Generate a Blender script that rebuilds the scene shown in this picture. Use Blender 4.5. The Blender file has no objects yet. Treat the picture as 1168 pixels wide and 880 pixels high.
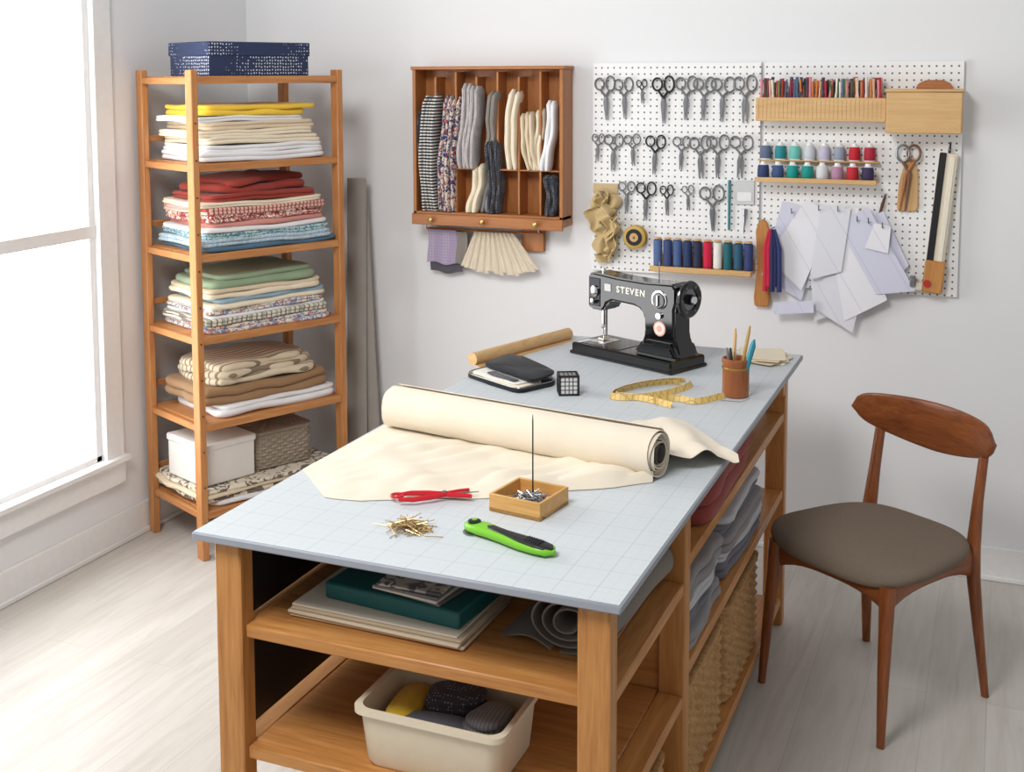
import bpy, bmesh, math, random
from mathutils import Vector, Matrix, noise
random.seed(7)
sc=bpy.context.scene
sc.view_settings.view_transform='Standard'
def lin(c):
    o=[]
    for x in c[:3]:
        x=x/255.0
        o.append(x/12.92 if x<=.04045 else ((x+.055)/1.055)**2.4)
    return (o[0],o[1],o[2],1)
# ---------------------------------------------------------------- materials
MC={}
def base(name,col,rough=.6,metal=0,spec=.5):
    m=bpy.data.materials.new(name);m.use_nodes=True
    nt=m.node_tree;bs=nt.nodes['Principled BSDF']
    bs.inputs['Base Color'].default_value=lin(col);bs.inputs['Roughness'].default_value=rough
    bs.inputs['Metallic'].default_value=metal;bs.inputs['Specular IOR Level'].default_value=spec
    return m,nt,bs
def N(nt,t,**k):
    n=nt.nodes.new(t)
    for a,b in k.items(): setattr(n,a,b)
    return n
def mth(nt,op,a,b=None,c=None):
    n=N(nt,'ShaderNodeMath',operation=op)
    for i,x in enumerate((a,b,c)):
        if x is None: continue
        if isinstance(x,(int,float)): n.inputs[i].default_value=x
        else: nt.links.new(x,n.inputs[i])
    return n.outputs[0]
def mixc(nt,f,a,b):
    n=N(nt,'ShaderNodeMix',data_type='RGBA')
    for i,x in ((0,f),(6,a),(7,b)):
        if isinstance(x,(int,float)): n.inputs[i].default_value=x
        elif isinstance(x,tuple): n.inputs[i].default_value=x
        else: nt.links.new(x,n.inputs[i])
    return n.outputs[2]
def coords(nt,scale=(1,1,1),loc=(0,0,0)):
    t=N(nt,'ShaderNodeTexCoord');mp=N(nt,'ShaderNodeMapping')
    mp.inputs['Scale'].default_value=scale;mp.inputs['Location'].default_value=loc
    nt.links.new(t.outputs['Object'],mp.inputs['Vector']);return mp.outputs[0]
def noi(nt,vec,scale,detail=4,dist=0,rough=.5):
    n=N(nt,'ShaderNodeTexNoise');n.inputs['Scale'].default_value=scale;n.inputs['Detail'].default_value=detail
    n.inputs['Distortion'].default_value=dist;n.inputs['Roughness'].default_value=rough
    nt.links.new(vec,n.inputs['Vector']);return n.outputs['Fac']
def bump(nt,bs,h,st=.2,d=.002):
    b=N(nt,'ShaderNodeBump');b.inputs['Strength'].default_value=st;b.inputs['Distance'].default_value=d
    nt.links.new(h,b.inputs['Height']);nt.links.new(b.outputs[0],bs.inputs['Normal'])
def plain(name,col,rough=.6,metal=0,spec=.5):
    if name in MC:return MC[name]
    m,nt,bs=base(name,col,rough,metal,spec)
    v=coords(nt);n=noi(nt,v,35,3)
    c=lin(col);d=tuple(x*.9 for x in c[:3])+(1,)
    nt.links.new(mixc(nt,n,d,c),bs.inputs['Base Color'])
    MC[name]=m;return m
def wood(name,c1,c2,axis,rough=.42,sc=1.0):
    k=name+axis
    if k in MC:return MC[k]
    m,nt,bs=base(k,c1,rough)
    s={'X':(1.2,16,16),'Y':(16,1.2,16),'Z':(16,16,1.2)}[axis]
    s=tuple(x*sc for x in s)
    v=coords(nt,s);n1=noi(nt,v,1.6,6,1.2,.6);v2=coords(nt,tuple(x*4 for x in s));n2=noi(nt,v2,2.5,3,.2)
    a=mth(nt,'MULTIPLY_ADD',n1,1.8,-.4)
    b=mth(nt,'MULTIPLY_ADD',n2,.9,-.45);f=mth(nt,'ADD',a,b)
    f=mth(nt,'MINIMUM',mth(nt,'MAXIMUM',f,0),1)
    nt.links.new(mixc(nt,f,lin(c1),lin(c2)),bs.inputs['Base Color'])
    bump(nt,bs,n2,.12,.001);MC[k]=m;return m
def fab(name,c,c2=None,kind='plain',s=60,c3=None,rough=.9,axis=0,w=.5):
    if name in MC:return MC[name]
    m,nt,bs=base(name,c,rough,0,.2)
    bs.inputs['Sheen Weight'].default_value=.15
    v=coords(nt);n=noi(nt,v,9,3)
    cl=lin(c);dk=tuple(x*.86 for x in cl[:3])+(1,)
    col=mixc(nt,n,dk,cl)
    sep=N(nt,'ShaderNodeSeparateXYZ');nt.links.new(v,sep.inputs[0])
    if kind=='stripe':
        x=sep.outputs[axis];f=mth(nt,'GREATER_THAN',mth(nt,'FRACT',mth(nt,'MULTIPLY',x,s)),1-w)
        col=mixc(nt,f,col,lin(c2))
        if c3:
            g=mth(nt,'GREATER_THAN',mth(nt,'FRACT',mth(nt,'MULTIPLY',x,s*.37)),.8)
            col=mixc(nt,g,col,lin(c3))
    if kind=='floral':
        f=mth(nt,'GREATER_THAN',noi(nt,v,s,3,1.5),.52);col=mixc(nt,f,col,lin(c2))
        if c3:
            g=mth(nt,'GREATER_THAN',noi(nt,coords(nt,(1,1,1),(3,5,7)),s*1.3,2,.5),.6);col=mixc(nt,g,col,lin(c3))
    if kind=='plaid':
        for i in range(3):
            f=mth(nt,'GREATER_THAN',mth(nt,'FRACT',mth(nt,'MULTIPLY',sep.outputs[i],s)),1-w)
            col=mixc(nt,mth(nt,'MULTIPLY',f,.6),col,lin(c2))
    if kind=='dots':
        vo=N(nt,'ShaderNodeTexVoronoi');vo.inputs['Scale'].default_value=s;vo.inputs['Randomness'].default_value=.25
        nt.links.new(v,vo.inputs['Vector'])
        f=mth(nt,'LESS_THAN',vo.outputs['Distance'],w);col=mixc(nt,f,col,lin(c2))
    nt.links.new(col,bs.inputs['Base Color'])
    bump(nt,bs,noi(nt,v,420,2),.25,.001)
    MC[name]=m;return m
# ---------------------------------------------------------------- builder
class B:
    def __init__(s,name,loc=(0,0,0),rz=0,M=None):
        s.name=name;s.v=[];s.f=[];s.mi=[];s.mats=[];s.M=M if M else Matrix.Translation(loc)@Matrix.Rotation(rz,4,'Z')
    def idx(s,m):
        if m not in s.mats:s.mats.append(m)
        return s.mats.index(m)
    def add(s,vs,fs,m,M=None):
        o=len(s.v);k=s.idx(m)
        for p in vs:
            p=Vector(p); s.v.append(M@p if M else p)
        for f in fs:
            s.f.append([o+i for i in f]);s.mi.append(k)
    def box(s,c,d,m,M=None,b=.002,rot=None):
        hx,hy,hz=d[0]/2,d[1]/2,d[2]/2;b=min(b,hx*.9,hy*.9,hz*.9)
        V=[];I={}
        for sx in(-1,1):
            for sy in(-1,1):
                for sz in(-1,1):
                    for a in range(3):
                        q=[sx*(hx-b),sy*(hy-b),sz*(hz-b)];q[a]=(sx*hx,sy*hy,sz*hz)[a]
                        I[(sx,sy,sz,a)]=len(V);V.append(q)
        F=[]
        for a in range(3):
            o=[i for i in range(3) if i!=a]
            for sg in(-1,1):
                f=[]
                for (p,q) in((-1,-1),(1,-1),(1,1),(-1,1)):
                    t=[0,0,0];t[a]=sg;t[o[0]]=p;t[o[1]]=q;f.append(I[tuple(t)+(a,)])
                F.append(f)
            for p in(-1,1):
                for q in(-1,1):
                    t=[0,0,0];t[o[0]]=p;t[o[1]]=q;t1=t[:];t1[a]=-1;t2=t[:];t2[a]=1
                    F.append([I[tuple(t1)+(o[0],)],I[tuple(t2)+(o[0],)],I[tuple(t2)+(o[1],)],I[tuple(t1)+(o[1],)]])
        for sx in(-1,1):
            for sy in(-1,1):
                for sz in(-1,1):F.append([I[(sx,sy,sz,a)] for a in range(3)])
        T=Matrix.Translation(c)
        if rot:T=T@Matrix.Rotation(rot[2],4,'Z')@Matrix.Rotation(rot[1],4,'Y')@Matrix.Rotation(rot[0],4,'X')
        s.add(V,F,m,(M@T) if M else T)
    def bb(s,x0,x1,y0,y1,z0,z1,m,b=.002,M=None):
        s.box(((x0+x1)/2,(y0+y1)/2,(z0+z1)/2),(abs(x1-x0),abs(y1-y0),abs(z1-z0)),m,M,b)
    def rings(s,R,m,cap=True,M=None,closed=True):
        n=len(R[0]);V=[p for r in R for p in r];F=[]
        for i in range(len(R)-1):
            for j in range(n if closed else n-1):
                k=(j+1)%n;F.append([i*n+j,i*n+k,(i+1)*n+k,(i+1)*n+j])
        if cap:
            F.append(list(range(n)));F.append([(len(R)-1)*n+j for j in range(n)])
        s.add(V,F,m,M)
    def tube(s,P,r,m,seg=8,M=None,cap=True,flat=1.0):
        P=[Vector(p) for p in P];n=len(P);R=[];pu=None
        for i,p in enumerate(P):
            t=(P[min(i+1,n-1)]-P[max(i-1,0)])
            if t.length<1e-9:t=Vector((0,0,1))
            t.normalize()
            if pu is None:
                pu=t.cross(Vector((0,0,1)))
                if pu.length<.1:pu=t.cross(Vector((0,1,0)))
            u=(pu-t*pu.dot(t)).normalized();pu=u;w=t.cross(u)
            rr=r[i] if isinstance(r,(list,tuple)) else r
            R.append([p+(u*math.cos(a)+w*math.sin(a)*flat)*rr for a in [2*math.pi*k/seg for k in range(seg)]])
        s.rings(R,m,cap,M)
    def lathe(s,prof,m,c=(0,0,0),seg=24,M=None,axis='Z'):
        R=[]
        for r,z in prof:
            ring=[]
            for k in range(seg):
                a=2*math.pi*k/seg;x,y=r*math.cos(a),r*math.sin(a)
                if axis=='Z':q=(x,y,z)
                elif axis=='Y':q=(x,z,y)
                else:q=(z,x,y)
                ring.append(Vector(q)+Vector(c))
            R.append(ring)
        s.rings(R,m,True,M)
    def ext(s,poly,th,m,M=None,bev=0,seg=2):
        """poly in local XZ, thickness along Y (0..th)"""
        bm=bmesh.new();vs=[bm.verts.new((p[0],0,p[1])) for p in poly];f=bm.faces.new(vs)
        r=bmesh.ops.extrude_face_region(bm,geom=[f])
        bmesh.ops.translate(bm,vec=(0,th,0),verts=[g for g in r['geom'] if isinstance(g,bmesh.types.BMVert)])
        if bev:
            bmesh.ops.bevel(bm,geom=[e for e in bm.edges],offset=bev,segments=seg,affect='EDGES',clamp_overlap=True)
        bm.verts.index_update()
        s.add([v.co.copy() for v in bm.verts],[[v.index for v in f.verts] for f in bm.faces],m,M);bm.free()
    def sheet(s,fn,nu,nv,m,th=.002,M=None):
        n=(nu+1)*(nv+1)
        V=[Vector(fn(i/nu,j/nv)) for i in range(nu+1) for j in range(nv+1)]
        nr=[]
        for i in range(nu+1):
            for j in range(nv+1):
                a=V[min(i+1,nu)*(nv+1)+j]-V[max(i-1,0)*(nv+1)+j];b=V[i*(nv+1)+min(j+1,nv)]-V[i*(nv+1)+max(j-1,0)]
                c=a.cross(b);nr.append(c.normalized() if c.length>1e-12 else Vector((0,0,1)))
        V2=[V[k]+nr[k]*th for k in range(n)]
        q=lambda i,j:i*(nv+1)+j
        F=[]
        for i in range(nu):
            for j in range(nv):
                F.append([q(i,j),q(i,j+1),q(i+1,j+1),q(i+1,j)]);F.append([n+x for x in F[-1]])
        for i in range(nu):
            for j in(0,nv):F.append([q(i,j),q(i+1,j),n+q(i+1,j),n+q(i,j)])
        for j in range(nv):
            for i in(0,nu):F.append([q(i,j),q(i,j+1),n+q(i,j+1),n+q(i,j)])
        s.add(V+V2,F,m,M)
    def slab(s,cx,cy,z,sx,sy,h,m,rot=0,jit=.004,corner=.03,sd=None,top=.0,M=None,nper=10):
        """one soft folded leaf with rounded edges"""
        sd=random.random()*50 if sd is None else sd
        r=h/2;hx,hy=sx/2-r,sy/2-r;c=min(corner,hx*.8,hy*.8)
        out=[]
        cs=[(hx-c,hy-c,0),(-hx+c,hy-c,90),(-hx+c,-hy+c,180),(hx-c,-hy+c,270)]
        for k,(x,y,a0) in enumerate(cs):
            for t in range(4):
                a=math.radians(a0+t*30);out.append((x+c*math.cos(a),y+c*math.sin(a),math.cos(a),math.sin(a)))
            x2,y2,b0=cs[(k+1)%4];a=math.radians(b0)
            p=(x+c*math.cos(math.radians(a0+90)),y+c*math.sin(math.radians(a0+90)));q=(x2+c*math.cos(a),y2+c*math.sin(a))
            for t in range(1,nper):
                f=t/nper;out.append((p[0]+(q[0]-p[0])*f,p[1]+(q[1]-p[1])*f,math.cos(a),math.sin(a)))
        R=[]
        def ring(sc_,off,zz,tp):
            g=[]
            for (x,y,nx,ny) in out:
                j=noise.noise(Vector((x*9+sd,y*9,z*17)))*jit*2
                X=(x*sc_+nx*(off+j)*(1 if sc_==1 else sc_));Y=(y*sc_+ny*(off+j)*(1 if sc_==1 else sc_))
                dz=noise.noise(Vector((X*7,Y*7,sd)))*jit
                g.append(Vector((X,Y,zz+dz+tp)))
            R.append(g)
        for q in(.02,.4,.75):ring(q,0,0,0)
        for k in range(7):
            a=math.radians(-90+k*30);ring(1,r*math.cos(a),r+r*math.sin(a),0)
        for q in(.9,.7,.45,.2,.02):ring(q,0,h,top*(1-q*q))
        T=Matrix.Translation((cx,cy,z))@Matrix.Rotation(rot,4,'Z')
        s.rings(R,m,True,(M@T) if M else T)
    def fold(s,cx,cy,z,sx,sy,h,m,leaves=3,rot=0,jit=.004,top=0):
        sd=random.random()*50;hh=h/leaves
        for i in range(leaves):
            s.slab(cx+random.uniform(-.003,.003),cy+random.uniform(-.003,.003),z+i*hh,sx-random.random()*.008,sy-random.random()*.008,hh*1.04,m,rot,jit,sd=sd,top=top if i==leaves-1 else 0)
        return z+h
    def done(s,ang=40):
        me=bpy.data.meshes.new(s.name);me.from_pydata([tuple(v) for v in s.v],[],s.f)
        for m in s.mats:me.materials.append(m)
        for p,k in zip(me.polygons,s.mi):p.material_index=k
        bm=bmesh.new();bm.from_mesh(me);bmesh.ops.recalc_face_normals(bm,faces=bm.faces);bm.to_mesh(me);bm.free()
        for p in me.polygons:p.use_smooth=True
        me.set_sharp_from_angle(angle=math.radians(ang))
        ob=bpy.data.objects.new(s.name,me);ob.matrix_world=s.M;bpy.context.collection.objects.link(ob);return ob
def T(x,y,z,rz=0,ry=0,rx=0):
    return Matrix.Translation((x,y,z))@Matrix.Rotation(rz,4,'Z')@Matrix.Rotation(ry,4,'Y')@Matrix.Rotation(rx,4,'X')
# ---------------------------------------------------------------- palette
def oak(a):return wood('table_oak',(206,148,84),(162,102,50),a)
def shw(a):return wood('shelf_wood',(206,148,92),(170,106,56),a)
def rkw(a):return wood('rack_wood',(186,122,68),(148,90,44),a)
def chw(a):return wood('chair_walnut',(156,90,48),(104,54,26),a,.3)
def pale(a):return wood('pale_pine',(220,184,132),(198,154,98),a,.5)
white=plain('white_paint',(240,240,240),.5)
steel=plain('brushed_steel',(150,152,156),.3,.9)
blackm=plain('black_gloss',(8,8,10),.1,0,.6)
blackp=plain('black_plastic',(20,20,22),.45)
chrome=plain('chrome',(225,225,228),.12,1)
cream=fab('cream_canvas',(236,225,206))
# ---------------------------------------------------------------- room
W=4.72;XL=-3.225
m_wall,nt,bs=base('wall_paint',(230,231,233),.85,0,.2);bump(nt,bs,noi(nt,coords(nt),180,3),.06,.001)
m_fl,nt,bs=base('whitewashed_oak_floor',(205,202,197),.45)
v=coords(nt);mp=N(nt,'ShaderNodeMapping');mp.inputs['Rotation'].default_value=(0,0,math.pi/2);nt.links.new(v,mp.inputs[0])
br=N(nt,'ShaderNodeTexBrick');nt.links.new(mp.outputs[0],br.inputs['Vector'])
br.inputs['Scale'].default_value=1;br.inputs['Brick Width'].default_value=1.5;br.inputs['Row Height'].default_value=.17;br.inputs['Mortar Size'].default_value=.0014
br.inputs['Mortar Smooth'].default_value=.3
br.inputs['Color1'].default_value=lin((202,197,190));br.inputs['Color2'].default_value=lin((191,186,179));br.inputs['Mortar'].default_value=lin((170,164,156))
g1=noi(nt,coords(nt,(9,.9,9)),1.7,7,1.2,.62);g2=noi(nt,coords(nt,(60,3,60)),1.5,4,.3)
f=mth(nt,'MINIMUM',mth(nt,'MAXIMUM',mth(nt,'MULTIPLY_ADD',g1,3.2,-1.35),0),1)
c=mixc(nt,mth(nt,'MULTIPLY',f,.75),br.outputs['Color'],lin((170,162,152)))
c=mixc(nt,mth(nt,'MULTIPLY',g2,.3),c,lin((226,222,217)))
nt.links.new(c,bs.inputs['Base Color']);bump(nt,bs,g2,.1,.001)
b=B('floor');b.bb(XL-.1,3.2,-1.0,W+.1,-.05,0,m_fl,.0);b.done()
b=B('wall_back');b.bb(XL-.1,3.2,W,W+.1,0,2.9,m_wall,0);b.done()
wy0,wy1,wz0,wz1=2.15,3.68,.355,2.55
b=B('wall_left')
b.bb(XL-.16,XL,-1,wy0,0,2.9,m_wall,0);b.bb(XL-.16,XL,wy1,W,0,2.9,m_wall,0)
b.bb(XL-.16,XL,wy0,wy1,0,wz0,m_wall,0);b.bb(XL-.16,XL,wy0,wy1,wz1,2.9,m_wall,0);b.done()
m_gl=bpy.data.materials.new('frosted_daylight_glass');m_gl.use_nodes=True;nt=m_gl.node_tree;bs=nt.nodes['Principled BSDF']
bs.inputs['Base Color'].default_value=(.9,.9,.9,1);bs.inputs['Emission Color'].default_value=(.98,.99,1,1);bs.inputs['Emission Strength'].default_value=4.9
b=B('window_1')
fx0,fx1=XL-.06,XL-.008
b.bb(fx0,fx1,wy0,wy0+.05,wz0,wz1,white);b.bb(fx0,fx1,wy1-.03,wy1,wz0,wz1,white)
b.bb(fx0,fx1,wy0,wy1,wz0,wz0+.03,white);b.bb(fx0,fx1,wy0,wy1,wz1-.04,wz1,white)
b.bb(fx0,fx1+.006,wy0,wy1,1.245,1.295,white)
b.bb(fx0+.02,fx0+.026,wy0+.051,wy1-.031,wz0+.031,1.244,m_gl,0);b.bb(fx0+.02,fx0+.026,wy0+.051,wy1-.031,1.296,wz1-.041,m_gl,0)
b.done()
b=B('trim_1')
b.bb(XL,XL+.018,wy1,wy1+.10,.25,2.7,white);b.bb(XL,XL+.018,wy0-.11,wy0,.25,2.7,white)
b.bb(XL,XL+.022,wy0-.11,wy1+.10,.25,wz0-.013,white);b.bb(XL-.06,XL+.045,wy0-.12,wy1+.11,wz0-.012,wz0+.008,white)
b.bb(XL,XL+.018,wy0,wy1,wz1,wz1+.1,white);b.done()
b=B('baseboard_left');b.bb(XL,XL+.014,-1,W,0,.125,white,.003);b.bb(XL+.014,XL+.026,-1,W,0,.02,white,.004);b.done()
b=B('baseboard_back');b.bb(XL,3.2,W-.014,W,0,.125,white,.003);b.bb(XL,3.2,W-.026,W-.014,0,.02,white,.004);b.done()
# ---------------------------------------------------------------- cutting table
x0,x1,y0,y1=-1.579,-.6226,2.0625,4.2134
m_top,nt,bs=base('gridded_cutting_mat',(196,205,211),.5,0,.3)
v=coords(nt);sep=N(nt,'ShaderNodeSeparateXYZ');nt.links.new(v,sep.inputs[0])
def gl(s_,w):
    o=[]
    for i,off in((0,.0126),(1,.0525)):
        q=mth(nt,'FRACT',mth(nt,'MULTIPLY_ADD',sep.outputs[i],1/s_,off));q=mth(nt,'ABSOLUTE',mth(nt,'SUBTRACT',q,.5))
        o.append(mth(nt,'GREATER_THAN',q,.5-w/s_/2))
    return mth(nt,'MAXIMUM',o[0],o[1])
c=mixc(nt,mth(nt,'MULTIPLY',noi(nt,v,5,4),.5),lin((204,210,214)),lin((193,200,206)))
c=mixc(nt,mth(nt,'MULTIPLY',gl(.0254,.0008),.24),c,lin((140,152,162)))
c=mixc(nt,mth(nt,'MULTIPLY',gl(.0762,.0013),.42),c,lin((130,143,155)))
nt.links.new(c,bs.inputs['Base Color'])
edge=plain('mat_edge_grey',(156,161,171),.5)
t=B('cutting_table')
t.bb(x0,x1,y0,y1,.881,.8985,edge,.003);t.bb(x0+.004,x1-.004,y0+.004,y1-.004,.8983,.9,m_top,.0005)
lx=[(-1.537,-1.472),(-.715,-.65)]
for k,(a,c_) in enumerate(lx):
    for (p,q) in((2.085,2.135),(2.67,2.715),(4.03,4.08)):
        t.bb(a,c_,p,q,0,.881,oak('Z'),.004)
t.bb(lx[0][0],lx[1][1]-.002,4.0,4.03,.8,.881,oak('X'),.002)
for z in(.695,.422,.1):
    t.bb(lx[0][1],lx[1][0],2.10,2.68,z-.028,z,oak('X'),.003)
    t.bb(lx[1][0],lx[1][1]-.004,2.136,2.669,z-.028,z,oak('Y'),.003)
    t.bb(lx[0][0]+.004,lx[0][1],2.136,2.669,z-.028,z,oak('Y'),.003)
for z in(.74,.475,.1):
    t.bb(lx[0][0]+.01,lx[1][1]-.004,2.716,4.029,z-.028,z,oak('Y'),.003)
t.bb(lx[0][1],lx[1][0],2.685,2.70,.1,.881,oak('X'),.002)
t.done()
b=B('black_side_panel');b.bb(-1.50,-1.485,2.15,2.65,.45,.66,blackp,.002);b.bb(-1.50,-1.485,2.15,2.65,.70,.87,blackp,.002);b.done()
# ---------------------------------------------------------------- tall open shelf
SO=Vector((-2.814,3.750,0));sa=math.atan2(.9096,.4155)
s=B('open_shelving_unit',SO,sa)  # local x = long axis, local y = depth
Lx,Dy=.66,.40
for (x,y) in((0,0),(Lx,0),(0,Dy),(Lx,Dy)):
    s.bb(x-.014,x+.014,y-.024,y+.024,0,1.89,shw('Z'),.003)
LV=[1.865,1.535,1.19,.872,.534,.19]
for i,z in enumerate(LV):
    s.bb(.0145,Lx-.0145,-.012,Dy+.012,z-.018,z,shw('X'),.002)
    s.bb(.0145,Lx-.0145,-.022,-.012,z-.028,z+.001,shw('X'),.002)
    s.bb(-.009,.009,.024,Dy-.024,z-.03,z-.004,shw('Y'),.002)
    s.bb(Lx-.009,Lx+.009,.024,Dy-.024,z-.03,z-.004,shw('Y'),.002)
    if i:s.bb(.0145,Lx-.0145,Dy+.004,Dy+.016,z+.07,z+.095,shw('X'),.002)
for i in range(12):
    z=.15+i*.14
    s.lathe([(.0035,-.0265),(.0035,-.024)],plain('screw_dark',(70,50,30),.4),c=(0,0,z),seg=8,axis='Y')
s.done()
def SH(name):return B(name,SO,sa)
navy=fab('navy_print',(50,62,94),(200,206,218),'dots',80,w=.27)
b=SH('patterned_storage_box');M=T(.33,.2,1.865,.02)
b.box((0,0,.055),(.46,.30,.11),navy,M,.004);b.box((0,0,.106),(.47,.31,.055),navy,M,.004);b.done()
F={}
def fcol(n,*a,**k):
    F[n]=fab('cloth_'+n,*a,**k);return F[n]
fcol('yellow',(246,208,72));fcol('cream',(240,228,204));fcol('beige',(226,208,180));fcol('white',(238,238,240))
fcol('brick',(158,64,54));fcol('pink',(216,150,140))
fcol('ltblue',(196,212,220),(150,176,196),'floral',90);fcol('denim',(84,116,140));fcol('redprint',(160,58,62),(236,218,202),'floral',70)
fcol('grey',(150,150,152));fcol('sage',(150,172,142));fcol('sky',(150,178,196));fcol('print1',(236,230,216),(130,140,170),'floral',50,(196,120,114))
fcol('print2',(228,222,206),(130,120,110),'stripe',45,(170,178,160),axis=0,w=.3);fcol('stripe',(222,208,182),(140,124,104),'stripe',38,axis=1,w=.3)
fcol('tan',(160,126,92));fcol('taupe',(140,134,128));fcol('zebra',(226,216,196),(110,98,88),'floral',24,axis=0,w=.4)
fcol('pinkprint',(226,190,176),(166,70,70),'stripe',55,axis=0,w=.35);fcol('aqua',(190,214,214),(92,140,160),'floral',60)
def stack(name,z,items,cx=.33,cy=.19,sx=.55,sy=.37,hs=1):
    b=SH(name)
    for (m,h,n,dx,dy,ds) in items:
        z=b.fold(cx+dx,cy+dy,z,sx+ds,sy+ds*.5,h*hs,F[m],n,random.uniform(-.025,.025),.007)
    return b,z
b,z=stack('folded_fabric_stack',1.536,[('white',.036,2,.0,0,.02),('white',.03,2,.0,0,.0),('cream',.03,2,.0,.0,-.02),('cream',.026,2,-.03,.01,-.02),('beige',.032,2,0,.01,-.04),('white',.022,2,-.05,.01,-.05),('yellow',.024,1,-.03,0,-.06),('yellow',.018,1,-.01,0,-.03)]);b.done()
b,z=stack('folded_fabric_stack',1.191,[('denim',.016,1,.02,0,.06),('ltblue',.024,2,.0,0,.05),('aqua',.02,2,.01,0,.03),('white',.014,1,0,0,.02),('pink',.018,1,.02,0,-.01),('redprint',.026,2,0,0,.0),('pinkprint',.022,2,.01,0,.01),('cream',.016,2,-.01,0,.0),('brick',.026,2,-.0,0,-.06)],hs=1.2)
b.slab(.33,.2,z,.46,.33,.034,F['brick'],.05,.012,.05,top=.004);b.slab(.34,.2,z+.032,.40,.30,.026,F['brick'],.25,.012,.02,top=.012);b.done()
b,z=stack('folded_fabric_stack',.873,[('print1',.03,2,.0,0,.02),('print2',.024,2,0,0,.03),('white',.012,1,0,0,.0),('print1',.02,2,0,0,.0),('cream',.016,1,0,0,.0),('sky',.018,1,.02,0,-.04),('cream',.02,1,-.01,0,-.02),('beige',.014,1,0,0,-.02),('sage',.03,1,-.01,0,-.06),('sage',.018,1,.01,0,-.10)],hs=1.08);b.done()
b,z=stack('folded_fabric_stack',.535,[('white',.03,1,.04,0,.02),('white',.016,1,.05,0,.0)])
z=b.fold(.33,.19,z,.60,.34,.07,F['tan'],2,.0,.012)
for i in range(3):
    b.slab(.33-.01*i,.2,z+i*.026,.50-.02*i,.34-.02*i,.032,F['stripe'],.05*i,.012,.06,top=.01)
b.done()
b,z=stack('folded_fabric_stack',.191,[('white',.022,1,.02,0,.05),('zebra',.02,1,-.02,0,.06),('beige',.016,1,-.02,0,.1),('zebra',.014,1,0,0,.1)]);b.done()
zb=z
wc=fab('white_canvas_box',(232,228,222))
b=SH('white_lidded_box');M=T(.14,.17,zb+.004,.05);b.box((0,0,.08),(.24,.26,.16),wc,M,.006);b.box((0,0,.155),(.25,.27,.03),wc,M,.006);b.done()
# ---- woven baskets helper
def rr(sx,sy,z,c=.03):
    o=[]
    for (x,y,a0) in((sx/2-c,sy/2-c,0),(-sx/2+c,sy/2-c,90),(-sx/2+c,-sy/2+c,180),(sx/2-c,-sy/2+c,270)):
        for t_ in range(6):
            a=math.radians(a0+t_*18);o.append(Vector((x+c*math.cos(a),y+c*math.sin(a),z)))
    return o
wk=wood('wicker',(206,164,108),(140,96,50),'X',.7,2.0)
def basket(name,M,sx,sy,h,m,lid=False,rowh=.013):
    b=B(name,M=M);rows=int(h/rowh);per=int((sx+sy)*2/.026);per-=per%2;ns=per*4
    pts=rr(sx,sy,0,.03);n=len(pts);P=pts+[pts[0]];Ls=[(P[k+1]-P[k]).length for k in range(n)];tot=sum(Ls)
    def out(i,zz,off):
        d=(i/ns*tot)%tot;k=0
        while d>Ls[k] and k<n-1:d-=Ls[k];k+=1
        p=P[k].lerp(P[k+1],min(1,d/Ls[k]));t_=(P[k+1]-P[k]).normalized();q=p+Vector((t_.y,-t_.x,0))*off;q.z=zz;return q
    R=[]
    for r_ in range(rows):
        for f in(.04,.35,.65,.96):
            R.append([out(i,r_*rowh+rowh*f,(.0045*math.cos(i*math.pi/4+(r_%2)*math.pi)+.003)*(.95 if .1<f<.9 else .0)) for i in range(ns)])
    hh=rows*rowh
    R.append([out(i,hh+.001,.008) for i in range(ns)]);R.append([out(i,hh+.012,.009) for i in range(ns)]);R.append([out(i,hh+.016,0) for i in range(ns)])
    if lid:
        for q in(.9,.6,.3,.03):R.append([Vector((p.x*q,p.y*q,hh+.018+.002*math.cos(k*math.pi/4))) for k,p in enumerate(R[-1] if q==.9 else [Vector((z_.x/prev,z_.y/prev,0)) for z_ in R[-1]])]);prev=q
    else:
        R.append([out(i,hh+.010,-.012) for i in range(ns)]);R.append([out(i,.012,-.012) for i in range(ns)])
    b.rings(R,m);return b
tb=fab('rope_taupe',(176,164,148),(140,128,112),'plaid',70)
basket('woven_storage_box',SH('x').M@T(.42,.2,zb+.006,-.03),.26,.27,.15,tb,True).done(60)
b=B('fabric_bolt')
for (x,y,w_,h_,ry,rx) in((-2.60,4.58,.09,1.42,.0,-.03),(-2.535,4.63,.07,1.34,-.05,-.02)):
    M=T(x,y,0.0,.1,ry,rx)
    b.tube([(0,0,.01),(0,0,h_*.5),(0,0,h_)],[w_*.55,w_*.5,w_*.5],fab('bolt_taupe',(166,161,154)),14,M,True,.6)
b.done()
# ---------------------------------------------------------------- wall rack
r=B('fabric_cubby_rack')
X0,X1,Z0,Z1,Yf=-2.318,-1.642,1.245,1.888,4.60
r.bb(X0,X1,4.70,4.7195,Z0,Z1,rkw('Z'))
r.bb(X0,X0+.016,Yf,4.70,Z0,Z1,rkw('Z'));r.bb(X1-.016,X1,Yf,4.70,Z0,Z1,rkw('Z'))
r.bb(X0-.006,X1+.006,Yf-.004,4.715,Z1,Z1+.014,rkw('X'))
r.bb(X0,X1,Yf,4.70,Z0+.03,Z0+.046,rkw('X'));r.bb(X0-.002,X1+.002,Yf-.012,Yf,Z0-.01,Z0+.036,rkw('X'))
nc=7;cw=(X1-X0-.016)/nc
for i in range(1,nc):
    x=X0+.008+i*cw;r.bb(x-.005,x+.005,Yf+.012,4.70,Z0+.046,Z1-.02*(i%2)-.01,rkw('Z'))
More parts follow.
